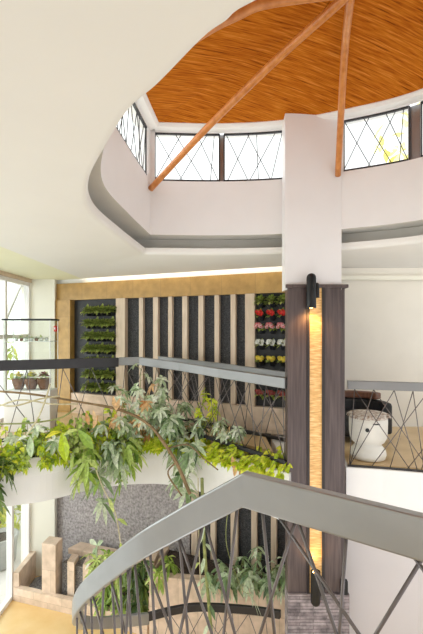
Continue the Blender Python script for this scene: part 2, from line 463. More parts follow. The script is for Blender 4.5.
# white pier, full height; light off the plants put into its cream colour
struct(MB().prism([(-3.68, 8.17), (-3.03, 8.17), (-3.03, 8.5), (-3.62, 8.7)], GZ, EYE+.98).build('wall_pier', 'cream'))
# pale edge next to the tiled jamb
# glazing lower
def glazing(name, z0, z1, ys, fm, hz=()):
    g = struct(MB().box((XG-.012, ys[0], z0), (XG-.004, ys[-1], z1)).build(name, 'glass'))
    for y in ys:
        MB().box((XG-.05, y-.035, z0), (XG+.05, y+.035, z1)).build('mullion', fm, g)
    for z in (z0, z1-.07)+tuple(hz):
        MB().box((XG-.045, ys[0]+.035, z), (XG+.045, ys[-1]-.035, z+.07)).build('rail', fm, g)
    return g
glazing('window_1', GZ, -.75, [2.2, 3.6, 5.0, 6.3, 7.46, 8.14], 'white')
glazing('window_2', .0, EYE+.91, [1.5, 2.8, 4.3, 5.8, 7.22, 8.14], 'white', (EYE-.15,))
struct(MB().box((XG-.06, 1.5, -.75), (XG+.06, 8.17, 0)).build('wall_left', 'white'))
struct(MB().box((XG-.08, 1.5, EYE+.91), (XG+.08, 8.17, EYE+.98)).build('trim_%d' % tn, 'slat')); tn += 1
# diagonal white brace outside the upper window
o = MB().tube([(XG-.14, 7.15, EYE-.25), (XG-.14, 8.3, EYE+1.05)], .055, 4).build('diagonal_brace', 'white'); tag(o, 'white diagonal brace outside the upper left window', 'brace')
struct(MB().box((XG-.06, -3.2, GZ), (XG+.06, 2.2, -.75)).build('wall_left_lower', 'cream_wall'))
struct(MB().box((XG-.06, -3.2, -.75), (XG+.06, 1.5, EYE+.98)).build('wall_left_upper', 'cream_wall'))
# tile sill by the glass
struct(MB().box((XG+.06, 7.44, GZ), (XG+.16, 8.17, -2.72)).build('trim_%d' % tn, 'tile')); tn += 1
# curb in front of the bed
cur = [V((-3.46, 7.47, 0)), V((-2.31, 7.10, 0)), V((-.98, 6.60, 0))]
struct(MB().sweep([v3(p, -2.97) for p in cur], .10, .23).build('trim_%d' % tn, 'tile')); tn += 1
struct(MB().prism([(-3.3, 7.48), (-2.3, 7.16), (-1.0, 6.66), (-.9, 7.3), (-2.9, 8.2), (-3.3, 7.9)], GZ, -3.08).build('floor_bed', 'pebble_grey'))
# low planting wall with tile cap, pier and short slats
P0, P1 = V((-2.60, 7.36, 0)), V((-1.05, 6.86, 0))
def lerp(a, b, t): return a+(b-a)*t
lw = thing('low_planter', 'low pebble-faced wall with beige slats and tiled cap before the grey stucco', 'planter', (-1.9, 7.1, GZ))
MB().prism([tuple(P0.xy), tuple(P1.xy), (P1.x+.1, P1.y+.42), (P0.x+.16, P0.y+.42)], -3.08, -2.50).build('pebble_face', 'pebble_grey', lw)
MB().prism([(P0.x, P0.y+.30), (P1.x, P1.y+.30), (P1.x+.1, P1.y+.50), (P0.x+.16, P0.y+.54)], -2.50, -2.40).build('cap', 'tile', lw, bevel=.006)
for t in (.08, .27, .45, .63, .81):
    a = lerp(P0, P1, t); b = lerp(P0, P1, t+.085)
    MB().prism([(a.x, a.y-.06), (b.x, b.y-.06), (b.x, b.y+.2), (a.x, a.y+.2)], -3.08, -2.42).build('slat', 'tile', lw, bevel=.004)
MB().prism([(-2.93, 7.30), (-2.67, 7.24), (-2.64, 7.5), (-2.90, 7.56)], -3.16, -2.13).build('end_pier', 'tile', lw, bevel=.006)
MB().prism([(-1.05, 6.72), (-.90, 6.66), (-.86, 6.98), (-1.01, 7.04)], -3.16, -2.08).build('end_pier', 'tile', lw, bevel=.006)
# right raised trough with tile face
rt = thing('raised_planter', 'long beige tiled raised planter at the foot of the slatted wall', 'planter', (.1, 6.2, GZ))
pa, pb = V((-.93, 6.32, 0)), V((1.35, 6.02, 0))
qa, qb = V((-.80, 7.22, 0)), V((1.55, 6.22, 0))
e = (pb-pa).normalized(); nn = V((-e.y, e.x, 0))
MB().sweep([v3(pa+nn*.04, -2.15), v3(pb+nn*.04, -2.15)], .08, 1.05).build('front_face', 'tile', rt)
MB().prism([tuple(pa.xy), tuple((pa+nn*.08).xy), tuple((qa+V((.08, 0, 0))).xy), tuple(qa.xy)], GZ, -2.15).build('side_face', 'tile', rt)
MB().sweep([v3(pa+nn*.05, -2.12), v3(pb+nn*.05, -2.12)], .14, .03).build('cap', 'tile', rt, bevel=.004)
MB().prism([tuple((pa+nn*.08+e*.08).xy), tuple((pb+nn*.08).xy), tuple(qb.xy), tuple((qa+V((.08, 0, 0))).xy)], -2.40, -2.20).build('soil', 'soil', rt)

# ------------------------------------------------------------------ bridge gallery
Fp = [V(p).to_3d() for p in [(-3.36, 4.97), (-2.66, 5.30), (-2.15, 5.52), (-1.6, 5.95), (-1.03, 6.12), (-.54, 6.05), (.05, 5.64), (.893, 4.87)]]
Fc = catmull(Fp, 8)
def offs(path, d):
    out = []
    for i, p in enumerate(path):
        t = (path[min(i+1, len(path)-1)]-path[max(i-1, 0)]).normalized()
        out.append(p+V((-t.y, t.x, 0))*d)
    return out
ZT, ZB = EYE-1.65, EYE-1.87
back = offs(Fc, .42)
for p in back:
    if p.x > .80: p.x = .80
rear = [V((.80, 6.25, 0)), V((-.9, 7.30, 0)), V((-.9, 7.42, 0)), V((-2.42, 8.08, 0)), V((-3.4, 8.5, 0))]
inner = offs(Fc, .06)
for p in inner:
    if p.x > .80: p.x = .80
struct(MB().prism([tuple(p.xy) for p in inner]+[tuple(p.xy) for p in rear], EYE-2.25, ZB).build('floor_bridge', 'white'))
struct(MB().prism([tuple(p.xy) for p in back]+[tuple(p.xy) for p in rear], ZB, -.03).build('floor_bridge_deck', 'floor_u'))
tr = thing('planter_trough', 'long white planter trough curving along the front of the bridge', 'planter', (-1, 5.8, ZB))
mb = MB(); n = len(Fc)
fo = Fc; fi = offs(Fc, .045); bi = [p.copy() for p in back]
mb.prism([tuple(p.xy) for p in fo]+[tuple(p.xy) for p in reversed(fi)], ZB-.01, ZT)
mb.prism([tuple(fo[-1].xy), tuple(fi[-1].xy), (.80, 5.16), (.872, 4.895)], ZB-.01, ZT)
mb.build('trough', 'white', tr, bevel=.004)
MB().prism([tuple(p.xy) for p in fi]+[tuple(p.xy) for p in reversed(bi)], ZB, ZT-.03).build('soil', 'soil', tr)

def railing(name, label, path, m_rail, h, hh, w, r, spacing, seed, low=True, cat='railing', pat=None, split=None):
    path = [V(p) for p in path]
    t = thing(name, label, cat, tuple(path[0]-V((0, 0, h))))
    MB().sweep(path, w, hh).build('handrail', m_rail, t, bevel=.006)
    if low: MB().sweep([p-V((0, 0, h-.03)) for p in path], .045, .045).build('bottom_rail', 'dark_metal', t)
    L = plen(path); rd = random.Random(seed); k = 0
    for a in (path[0], path[-1]):
        pass
    s = spacing*.4
    while s < L-.05:
        for sg in (-1, 1):
            ds = sg*rd.choice([.12, .25, .42, .62])
            e = min(max(s+ds, .02), L-.02)
            a = at_len(path, s)-V((0, 0, hh)); b = at_len(path, e)-V((0, 0, h-.015))
            MB().tube([a, b], r, 6).build('rod', 'rod', t, smooth=True)
        s += spacing*rd.uniform(.8, 1.2)
    return t
# left stretch of the front rail, then the pale stretch to the pillar
railing('gallery_railing', 'dark grey flat railing with crossed rods along the left of the bridge', [V((-3.48, 5.25, EYE-.40)), at(-8, 360.5, 5.6), at(40, 359.5, 5.95), at(118, 357.6, 6.6)], 'dark_metal', 1.08, .14, .06, .006, .42, 5)  # same metal as the pale stretch; its dark reflections put into the colour
railing('gallery_railing', 'pale grey flat railing with crossed rods from the bend to the pillar', [at(119, 357.4, 6.62), at(140, 357.0, 6.62), at(180, 362.3, 6.3), at(220, 368.6, 5.80), at(286.3, 377.9, 4.96)], 'gallery_metal', 1.0, .125, .06, .0055, .24, 8)
railing('gallery_railing', 'grey flat railing with crossed rods along the far side of the bridge', [at(159, 356, 7.15), at(220, 363, 6.7), at(292, 372.5, 6.1)], 'gallery_metal', 1.0, .08, .06, .0055, .4, 11)
# ------------------------------------------------------------------ right gallery
RZ = -.06
rf = [V((1.60, 5.02, 0)), V((2.0, 4.93, 0)), V((2.45, 4.80, 0)), V((3.2, 4.45, 0)), V((4.2, 3.8, 0))]
struct(MB().prism([tuple(p.xy) for p in rf]+[(4.8, 3.8), (4.8, 7.1), (1.0, 7.1), (1.0, 6.4), (.9, 6.3), (.9, 5.42), (1.6, 5.42)], -.80, RZ-.02).build('floor_gallery_slab', 'white'))
struct(MB().prism([tuple((p+V((.05, .1, 0))).xy) for p in rf]+[(4.7, 3.9), (4.7, 7.05), (1.1, 7.05), (1.7, 5.4)], RZ-.02, RZ).build('floor_gallery', 'floor_u'))
struct(MB().box((.6, 7.1, -.8), (5, 7.3, EYE+1.25)).build('wall_right_gallery', 'cream_wall'))
struct(MB().box((1.2, 7.02, EYE+.835), (5, 7.1, EYE+.90)).build('trim_%d' % tn, 'cream')); tn += 1
railing('gallery_railing', 'grey flat railing with crossed rods on the gallery right of the pillar', [v3(p+V((.03, .05, 0)), EYE-.605) for p in rf], 'gallery_metal', 1.04, .10, .06, .005, .20, 21)
struct(MB().prism([(1.35, 5.34), (2.5, 5.12), (4.6, 4.2), (4.6, 4.4), (2.5, 5.34), (1.35, 5.55)], GZ, -.8).build('wall_right', 'lilac'))
# goblet drum and the dark drum behind it
d = thing('goblet_drum', 'white goblet-shaped hand drum with shaggy hide rim behind the right railing', 'drum', (1.97, 5.32, RZ))
b = V((1.97, 5.32, RZ))
MB().lathe([(.17, 0), (.20, .012), (.216, .06), (.205, .115), (.172, .16), (.152, .185), (.19, .215), (.220, .265), (.229, .34), (.232, .46), (.230, .55)], b, 36).build('shell', 'drum', d, smooth=True)
MB().lathe([(.232, .515), (.240, .53), (.234, .56), (.222, .57), (.01, .57)], b, 36).build('drum_skin', 'hide', d, smooth=True)
mb = MB(); rd = random.Random(4)
for k in range(70):
    th = rd.uniform(0, 6.28); e2 = V((math.cos(th), math.sin(th), 0))
    mb.leaf(b+e2*.228+V((0, 0, .56)), e2+V((0, 0, .6)), V((0, 0, 1)), rd.uniform(.035, .06), .03, 1.2)
mb.build('hide_fringe', 'hide', d)
mb = MB(); q = b+V((-.085, -.208, .40)); mb.tube([q, q+V((-.006, -.014, 0))], .024, 12); mb.build('badge', 'black', d)
mb = MB(); mb.sweep([b+V((.233*math.sin(t), -.233*math.cos(t), .48)) for t in (-.12, 0, .12, .24)], .008, .014); mb.build('dark_mark', 'black', d)
s = thing('armchair', 'low black round-backed armchair with brown wooden top rail behind the white drum', 'armchair', (2.10, 6.35, RZ))
b = V((2.12, 6.35, RZ))
mb = MB()
arc = [b+V((.50*math.cos(t), .38*math.sin(t), .42)) for t in [math.pi*(1-i/14)-.0 for i in range(15)]]
arc2 = [b+V((.50*math.cos(t), -.40*math.sin(t)*1.0, 0)) for t in [math.pi*(1-i/14) for i in range(15)]]
outer = [b+V((.50*math.cos(a2), .42*math.sin(a2), 0)) for a2 in [-.35+(math.pi+.7)*i/20 for i in range(21)]]
mb.sweep([p+V((0, 0, .53)) for p in outer], .12, .46)
mb.build('backrest', 'black_soft', s, smooth=False, bevel=.04)
MB().lathe([(.40, .10), (.43, .16), (.43, .30), (.38, .36), (.02, .37)], b, 28).build('seat', 'black_soft', s, smooth=True)
MB().sweep([p+V((0, 0, .64)) for p in outer[4:17]], .14, .10).build('top_rail', 'brown', s, bevel=.02)
for sx, sy in ((-.3, -.2), (.3, -.2), (-.3, .25), (.3, .25)):
    MB().tube([b+V((sx, sy, 0)), b+V((sx, sy, .16))], .025, 8).build('leg', 'black', s)

# ------------------------------------------------------------------ pillar with casing
cx0, cx1, cy0 = .884, 1.560, 4.92
col = thing('pillar', 'tall white pillar cased in dark stained panels with a glowing amber strip', 'pillar', ((cx0+cx1)/2, 5.0, GZ))
MB().box((.861, cy0+.02, EYE+.47), (1.518, 5.16, EYE+2.53)).build('plaster_shaft', 'white', col)
zt, zb = EYE+.49, EYE-3.06
sx0, sx1 = at(309.5, 0, cy0).x, at(322, 0, cy0).x
MB().box((cx0, cy0, zb), (sx0-.03, 5.08, zt)).build('casing_panel', 'wood', col, bevel=.004)
MB().box((sx1+.03, cy0, zb), (cx1-.05, 5.08, zt)).build('casing_panel', 'wood', col, bevel=.004)
MB().box((cx1-.045, cy0+.06, zb), (cx1+.01, 5.08, zt)).build('casing_edge', 'wood', col, bevel=.004)
MB().box((sx0-.03, cy0-.012, zb), (sx0, cy0+.06, zt)).build('strip_frame', 'groove', col)
MB().box((sx1, cy0-.012, zb), (sx1+.03, cy0+.06, zt)).build('strip_frame', 'groove', col)
MB().box((sx0, cy0+.012, zb-.12), (sx1, cy0+.06, zt)).build('onyx_strip', 'onyx', col)
MB().box((sx0, cy0+.06, zb), (sx1, 5.08, zt)).build('casing_core', 'groove', col)
MB().box((cx0-.02, cy0-.02, zt), (cx1+.03, 5.10, zt+.04)).build('top_moulding', 'wood', col, bevel=.006)
MB().box((cx0-.0, cy0-.03, GZ), (cx1+.035, 5.10, zb)).build('stone_plinth', 'slate', col)
o = MB().box((cx1-.06, cy0-.06, zb+.01), (cx1+.01, cy0, zb+.17)).build('switch_box', 'black', bevel=.006); tag(o, 'small black box on the pillar casing just above the stone plinth', 'box')

def sconce(name, label, loc, up):
    t = thing(name, label, 'lamp', loc)
    b = V(loc); sg = up
    # tall round-ended tube in front, shorter tube behind, open end glowing
    MB().lathe([(.055, -.10*sg), (.055, .24*sg), (.05, .265*sg), (.036, .285*sg), (.018, .294*sg), (.002, .296*sg)], b, 20, False).build('tube', 'black', t, smooth=True)
    MB().lathe([(.055, -.10*sg), (.048, -.10*sg), (.048, -.03*sg), (.002, -.03*sg)], b, 20, False).build('inner_tube', 'black', t, smooth=True)
    MB().lathe([(.002, -.105*sg), (.030, -.095*sg), (.036, -.06*sg), (.03, -.03*sg), (.002, -.025*sg)], b, 14, False).build('bulb', 'bulb', t, smooth=True)
    MB().lathe([(.04, .02*sg), (.04, .17*sg), (.025, .19*sg), (.002, .195*sg)], b+V((.06, .03, 0)), 16, False).build('rear_tube', 'black', t, smooth=True)
    MB().box((b.x-.02, b.y+.03, b.z+(.08 if sg > 0 else -.12)), (b.x+.02, cy0+.02, b.z+(.12 if sg > 0 else -.08))).build('bracket', 'black', t)
    l = bpy.data.lights.new('sconce_light', 'SPOT'); l.energy = 8 if up > 0 else 2.5; l.color = (1, .52, .16); l.spot_size = 2.6; l.spot_blend = .8; l.shadow_soft_size = .04
    lo = bpy.data.objects.new('sconce_light', l); C.objects.link(lo); lo.location = b+V((0, -.0, -.15*sg))
    lo.rotation_euler = (.25, 0, 0) if sg > 0 else (math.pi-.25, 0, 0)
    return t
p1 = at(311.3, 301, cy0-.10); p2 = at(315.5, 580, cy0-.10)
sconce('wall_sconce', 'black double-tube sconce glowing amber at the top of the pillar strip', (p1.x, p1.y, p1.z+.02), 1)
sconce('wall_sconce', 'black double-tube sconce at the foot of the amber strip, above the stone plinth', (p2.x, p2.y, p2.z), -1)

# ------------------------------------------------------------------ ceiling with the oval opening
Z1, Z2, Z3 = EYE+.95, EYE+1.07, EYE+1.18
Lp = [(-.84, 5.32), (.1, 5.36), (.9, 5.27), (1.58, 5.02), (2.3, 4.60), (2.9, 3.8), (3.0, 2.8), (2.5, 1.8), (1.5, 1.15), (.7, 1.05), (.35, 1.115), (.109, 1.264), (.046, 1.331), (-.03, 1.411), (-.21, 1.668), (-.355, 1.85), (-.51, 2.14), (-.80, 2.76), (-.965, 3.45), (-.93, 4.3), (-.84, 5.32)]
Lc = catmull([V((x, y, 0)) for x, y in Lp], 14)
def ring_off(pts, dist):
    out = []; m = len(pts)-1
    for i, p in enumerate(pts):
        if i in (0, m): d0 = (pts[m]-pts[m-1]).normalized(); d1 = (pts[1]-pts[0]).normalized()
        else: d0 = (p-pts[i-1]).normalized(); d1 = (pts[i+1]-p).normalized()
        n0 = V((d0.y, -d0.x, 0)); n1 = V((d1.y, -d1.x, 0)); nn2 = (n0+n1).normalized()
        out.append(p+nn2*(dist/max(.4, nn2.dot(n0))))
    return out          # positive = inward for this clockwise ring
Wc = ring_off(Lc, .09)
c0 = V((.9, 3.3, 0))
outer = [(-2.40, -2.5), (-2.40, 7.80), (1.14, 6.26), (1.14, 6.48), (4.8, 6.48), (4.8, -2.5)]
def ray_out(th):
    d = V((math.cos(th), math.sin(th))); best = None
    for i in range(len(outer)):
        a = V(outer[i]); b2 = V(outer[(i+1) % len(outer)]); ev = b2-a
        den = d.x*ev.y-d.y*ev.x
        if abs(den) < 1e-9: continue
        w = a-c0.xy; t = (w.x*ev.y-w.y*ev.x)/den; q = (w.x*d.y-w.y*d.x)/den
        if t > 0 and -1e-6 <= q <= 1+1e-6 and (best is None or t > best): best = t
    return c0+V((d.x*best, d.y*best, 0))
soff = ring_off(Lc, -.05)
ang = []
L2 = soff[:]
th0 = [math.atan2(p.y-c0.y, p.x-c0.x) for p in L2]
pairs = [(p, ray_out(t)) for p, t in zip(L2, th0)]
for x, y in outer:
    t = math.atan2(y-c0.y, x-c0.x)
    j = min(range(len(L2)-1), key=lambda i: abs((th0[i]-t+math.pi) % (2*math.pi)-math.pi))
    pairs[j] = (pairs[j][0], V((x, y, 0)))
pairs[-1] = pairs[0]
mb = MB()
rings = []
prof = [(-.05, 0), (-.02, .006), (-.005, .02), (0, .04), (0, .085), (-.2, .085), (-.2, .23), (.09, .23)]
ringpts = [[V((q.x, q.y, Z1+dz)) for q in ring_off(Lc, dr)] for dr, dz in prof]
mb.strip([V((b2.x, b2.y, Z1)) for a, b2 in pairs], ringpts[0])
for a, b2 in zip(ringpts[:6], ringpts[1:6]): mb.strip(a, b2)
bmesh.ops.remove_doubles(mb.bm, verts=mb.bm.verts, dist=1e-5)
o = struct(mb.build('ceiling', 'ceiling', smooth=True))
o.data.set_sharp_from_angle(angle=math.radians(40))
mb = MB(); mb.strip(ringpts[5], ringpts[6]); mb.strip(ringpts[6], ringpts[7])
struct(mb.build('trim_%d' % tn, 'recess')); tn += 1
# soffit edge faces and cove above back walls
eg = [(-2.40, -2.5), (-2.40, 7.80), (1.14, 6.26), (1.14, 6.48), (4.8, 6.48)]
struct(MB().strip([v3(p, Z1) for p in eg[1:]], [v3(p, Z1+.10) for p in eg[1:]]).build('trim_%d' % tn, 'white')); tn += 1
struct(MB().prism([(-3.7, 8.75), (-3.7, 8.2), (-2.4, 7.6), (1.0, 6.1), (5, 6.3), (5, 7.3), (1.6, 7.3)], EYE+1.24, EYE+1.26).build('ceiling_cove', 'white'))
struct(MB().prism([(-3.7, -2.5), (-2.40, -2.5), (-2.40, 7.82), (-2.55, 8.35), (-3.7, 8.75)], Z1+.03, Z1+.10).build('ceiling_left', 'cream_yellow_cast'))
def led(name, label, pts, w=.03, m_='led'):
    o = MB().sweep([V(p) for p in pts], w, .015).build(name, m_); tag(o, label, 'light'); return o
led('cove_light', 'warm white light strip hidden in the ceiling cove above the slatted wall', [wp(wu(62), .30, Z1+.14), wp(wu(296), .30, Z1+.14)])
led('cove_light', 'warm white light strip hidden in the ceiling cove over the right gallery', [(1.7, 6.52, Z1+.14), (4.7, 6.52, Z1+.14)], m_='led_soft')

# ------------------------------------------------------------------ clerestory drum
ZW0, ZW1, ZC = EYE+1.85, EYE+2.45, EYE+2.5
nW = len(Wc)
def idx(cond): return [i for i in range(nW) if cond(Wc[i])]
ranges = []
left = idx(lambda p: p.x < -.55 and 2.35 < p.y < 5.12)
ranges.append(('left', left[0], left[-1]))
Wp = Wc
def ix(px, lo=0, hi=60):     # index on the far arc whose column is nearest px
    return min(range(lo, hi), key=lambda i: abs(CX+F*Wc[i].x/Wc[i].y-px))
ranges += [('back', ix(157), ix(217)), ('back', ix(222), ix(282))]
r0 = ix(345, 20, 60)
e0 = ix(411, 20, 70); e1 = ix(419, 20, 75)
ranges += [('right', r0, e0), ('right', e1, e1+12), ('right', e1+14, e1+26), ('right', e1+28, e1+40)]
win = [False]*(nW-1)
for _, a, b2 in ranges:
    for i in range(a, b2): win[i] = True
for a, b2 in ((ranges[1][2], ranges[2][1]), (ranges[3][2], ranges[4][1])):
    for i in range(a, b2): win[i] = True
mb = MB()
zz = lambda ps, z: [V((p.x, p.y, z)) for p in ps]
mb.strip(zz(Wc, Z3), zz(Wc, ZW0)); mb.strip(zz(Wc, ZW1), zz(Wc, ZC+.1))
Wo = ring_off(Wc, -.14)
i = 0
while i < nW-1:
    if not win[i]:
        j = i
        while j < nW-1 and not win[j]: j += 1
        mb.strip(zz(Wc[i:j+1], ZW0), zz(Wc[i:j+1], ZW1)); i = j
    else: i += 1
for _, a, b2 in ranges:    # reveals
    mb.strip(zz(Wc[a:b2+1], ZW0), zz(Wo[a:b2+1], ZW0)); mb.strip(zz(Wc[a:b2+1], ZW1), zz(Wo[a:b2+1], ZW1))
    for k in (a, b2): mb.strip([v3(Wc[k], ZW0), v3(Wc[k], ZW1)], [v3(Wo[k], ZW0), v3(Wo[k], ZW1)])
bmesh.ops.remove_doubles(mb.bm, verts=mb.bm.verts, dist=1e-5)
o = struct(mb.build('wall_drum', 'white', smooth=True)); o.data.set_sharp_from_angle(angle=math.radians(30))
# cornice and reed ceiling
Ci = ring_off(Wc, .13)
mb = MB(); mb.strip(zz(Wc, ZW1+.015), zz(ring_off(Wc, .10), ZW1+.02)); mb.strip(zz(ring_off(Wc, .10), ZW1+.02), zz(Ci, ZC)); mb.strip(zz(Ci, ZC), zz(Ci, ZC+.03))
struct(mb.build('trim_%d' % tn, 'white', smooth=False)); tn += 1
hub = V((1.12, 3.4, 0)); mb = MB(); prev = zz(Ci, ZC+.012)
for k in range(1, 9):
    t = k/9; cur2 = [V((lerp(p, hub, t).x, lerp(p, hub, t).y, ZC+.012+.16*(1-(1-t)**2))) for p in Ci]
    mb.strip(prev, cur2); prev = cur2
mb.bm.faces.new([mb.bm.verts.new(p) for p in prev[:-1]])
bmesh.ops.remove_doubles(mb.bm, verts=mb.bm.verts, dist=1e-5)
struct(mb.build('ceiling_dome', 'bamboo', smooth=True))
# windows of the drum
wn = 3
patterns = [[(.04, .40), (.42, .06), (.40, .78), (.86, .44), (.55, .58), (.98, .80)],
            [(.02, .42), (.40, .0), (.32, .74), (.80, .38), (.66, .98), (.92, .86)]]
for q, (side, a, b2) in enumerate(ranges):
    if b2-a < 2: continue
    g0 = ring_off(Wc, -.10)[a:b2+1]; g1 = ring_off(Wc, -.02)[a:b2+1]
    mb = MB(); mb.strip(zz(g0, ZW0), zz(g0, ZW1)); w = struct(mb.build('window_%d' % wn, 'glass')); wn += 1
    MB().sweep(zz(g1, ZW1), .03, .02).build('frame', 'dark_metal', w)
    MB().sweep(zz(g1, ZW0+.022), .03, .022).build('frame', 'dark_metal', w)
    for k in (0, -1):
        MB().box((g1[k].x-.008, g1[k].y-.008, ZW0), (g1[k].x+.008, g1[k].y+.008, ZW1)).build('frame', 'dark_metal', w)
    gp = [v3(p, 0) for p in g1]; L = plen(gp)
    nrep = max(1, round(L/.78)); rd = random.Random(q)
    for rep in range(nrep):
        for (t0, t1) in patterns[q % 2]:
            s0 = L*(rep+t0)/nrep; s1 = L*(rep+t1)/nrep
            A = v3(at_len(gp, min(s0, L)), ZW1-.02); B = v3(at_len(gp, min(s1, L)), ZW0+.02)
            MB().tube([A, B], .005, 5).build('bar', 'dark_metal', w)
# thick grey mullion posts between the lights
for (a, b2) in ((ranges[1][2], ranges[2][1]), (ranges[3][2], ranges[4][1])):
    m0 = ring_off(Wc, -.06)[a]; m1 = ring_off(Wc, -.06)[b2]
    struct(MB().sweep([v3(m0, ZW1), v3(m1, ZW1)], .03, ZW1-ZW0).build('trim_%d' % tn, 'metal')); tn += 1
# curved poles to the hub
def pole(pts, label, r):
    o = MB().tube(catmull([V(p) for p in pts], 10), r, 14).build('ceiling_pole', 'pole', smooth=True); tag(o, label, 'pole', 'curved poles under the dome')
H3 = at(351, -8, 3.15)
pole([(-.745, 5.16, EYE+1.72), at(208, 127, 4.55), at(274, 62, 3.9), H3], 'varnished wooden pole rising from the corner beside the back window to the dome hub', .036)
pole([(1.47, 4.92, EYE+1.80), at(344, 62, 3.95), H3], 'varnished wooden pole rising from the pillar edge to the dome hub', .034)
pole([(-.81, 2.83, EYE+1.36), at(125, 98, 2.9), at(180, 49, 3.0), at(209, 29, 3.05), at(237, 15, 3.08), at(268, 3, 3.1), H3], 'varnished wooden pole arching along the near edge of the dome', .036)

# ------------------------------------------------------------------ spiral stair railing in front
HP = [(1.75, .56, .95), (.69, 1.37, .95), (.14, 1.79, .95)]
HX = [(.14, 1.79, .95), (-.13, 1.96, .735), (-.39, 2.15, .50), (-.75, 2.55, .05), (-.93, 2.90, -.31), (-1.10, 3.55, -.80), (-1.30, 4.3, -1.35), (-1.24, 4.95, -1.80), (-.81, 5.4, -2.06)]
GR = [(-.81, 5.4, -2.06), (-.5, 5.55, -2.08), (-.15, 5.62, -2.08), (.5, 5.5, -2.04), (.86, 5.28, -1.95)]
hp = [V(p) for p in HP[:-1]]+catmull([V(p) for p in HX], 8)
st = thing('stair_railing', 'wide grey metal handrail with crossed steel rods curving down the spiral stair', 'railing', (0.1, 1.85, -.05))
k = len(HP)-1
MB().sweep(hp, .05, .145).build('handrail', 'metal', st, bevel=.008)
MB().sweep([p-V((0, 0, .98)) for p in hp], .05, .12).build('stringer', 'dark_metal', st)
gr = catmull([V(p) for p in GR], 8)
L0 = (hp[1]-hp[0]).length+(hp[2]-hp[1]).length
RODS = [(2.28, 2.58), (2.26, 1.97), (2.07, 2.2), (1.94, 1.84), (1.87, 1.05), (1.79, 2.07), (2.44, 2.07), (2.44, 2.33), (2.57, 2.42), (2.72, 2.28), (1.78, 1.43), (1.59, 1.65), (1.34, 1.74), (1.37, 0.64), (3.87, 3.88), (3.71, 3.01), (3.43, 3.35), (3.39, 2.87), (3.21, 3.36), (3.1, 2.65), (3.09, 2.98), (2.89, 2.8), (2.81, 2.67), (2.86, 2.99), (2.66, 2.58), (2.98, 2.92), (3.54, 4.43)] #RODS#
for s0, s1 in RODS:
    a = at_len(hp, s0)-V((0, 0, .14)); b2 = at_len(hp, s1)-V((0, 0, .99))
    MB().tube([a, b2], .0068, 8).build('rod', 'rod', st, smooth=True)
railing('ground_railing', 'dark curved railing with thin rods in front of the raised tiled planter', gr, 'dark_metal', 1.08, .10, .05, .0045, .2, 33)  # continues the stair handrail; shade on its inner side put into the dark colour
# the landing the stair leaves from, and its first treads
struct(MB().prism([(1.75, .56), (.14, 1.79), (-.9, 1.0), (-.9, -2), (3, -2), (3, .56)], -.25, 0).build('floor_landing', 'floor_u'))

struct(MB().box((-4, -3.2, 0), (1.2, -3.0, EYE+1.0)).build('wall_rear', 'cream_wall'))
# ------------------------------------------------------------------ display case
dc = thing('display_case', 'glass display case with black top and shelf of small plants behind the railing', 'display case', (-2.85, 6.85, -.03))
x0, x1, y0, y1, z0, z1 = -3.22, -2.50, 6.55, 6.88, -.03, EYE+.15
MB().box((x0-.02, y0-.02, z1), (x1+.02, y1+.02, z1+.025)).build('top', 'black', dc)
MB().box((x0, y0, z0), (x1, y1, z0+.64)).build('base', 'white', dc, bevel=.005)
MB().box((x0, y0, z0+.64), (x1, y0+.006, z1)).build('glass_pane', 'glass', dc)
MB().box((x1-.006, y0+.006, z0+.64), (x1, y1, z1)).build('glass_pane', 'glass', dc)
MB().box((x0, y0+.006, z0+.64), (x0+.006, y1, z1)).build('glass_pane', 'glass', dc)
for ex in (x0, x1):
    for ey in (y0, y1): MB().tube([(ex, ey, z0+.64), (ex, ey, z1)], .007, 6).build('edge_strip', 'white_glaze', dc)
zs = at(0, 341, 6.7).z
MB().box((x0+.01, y0+.02, zs-.01), (x1-.01, y1-.01, zs)).build('shelf', 'white_glaze', dc)
rd = random.Random(9)
for k in range(7):
    p = V((x0+.12+k*.08, 6.72, zs))
    t = thing('succulent', 'tiny potted succulent on the display case shelf, %s from the left' % ORD[k], 'plant', p, 'succulents on the case shelf')
    MB().lathe([(.022, 0), (.032, .045), (.028, .045)], p, 12).build('pot', 'terra' if k % 3 == 1 else 'white_glaze', t, smooth=True)
    cluster(rd, p+V((0, 0, .05)), .03, 16, .055, .022).build('leaves', 'leaf_green' if k % 2 else 'leaf_pale', t)
for k, (px, c) in enumerate([(-3.06, 'fl_yellow'), (-2.86, 'fl_yellow'), (-2.66, 'fl_wine')]):
    p = V((px, 6.72, z0+.64))
    t = thing('potted_flower', 'clay bowl of %s flowers low in the glass case, %s from left' % ('yellow' if k < 2 else 'wine red', ORD[k]), 'plant', p, 'flower bowls in the case')
    MB().lathe([(.06, 0), (.10, .10), (.105, .17), (.09, .17)], p, 18).build('bowl', 'terra', t, smooth=True)
    cluster(rd, p+V((0, 0, .19)), .1, 30, .09, .05).build('leaves', 'leaf_green', t)
    cluster(rd, p+V((0, 0, .23)), .1, 40, .05, .045).build('flowers', c, t)
# fire alarm on the tiled jamb
fa = at(62, 329, 8.06); fa = wp(wu(62), .14, fa.z)
o = thing('fire_alarm', 'small red fire alarm box on the tiled jamb', 'alarm', fa)
wall_box(MB(), wu(60.8), wu(63.4), .14, .19, fa.z-.05, fa.z+.06).build('housing', 'red', o, bevel=.006)
wall_box(MB(), wu(61.7), wu(62.5), .19, .20, fa.z-.01, fa.z+.03).build('button', 'white', o)

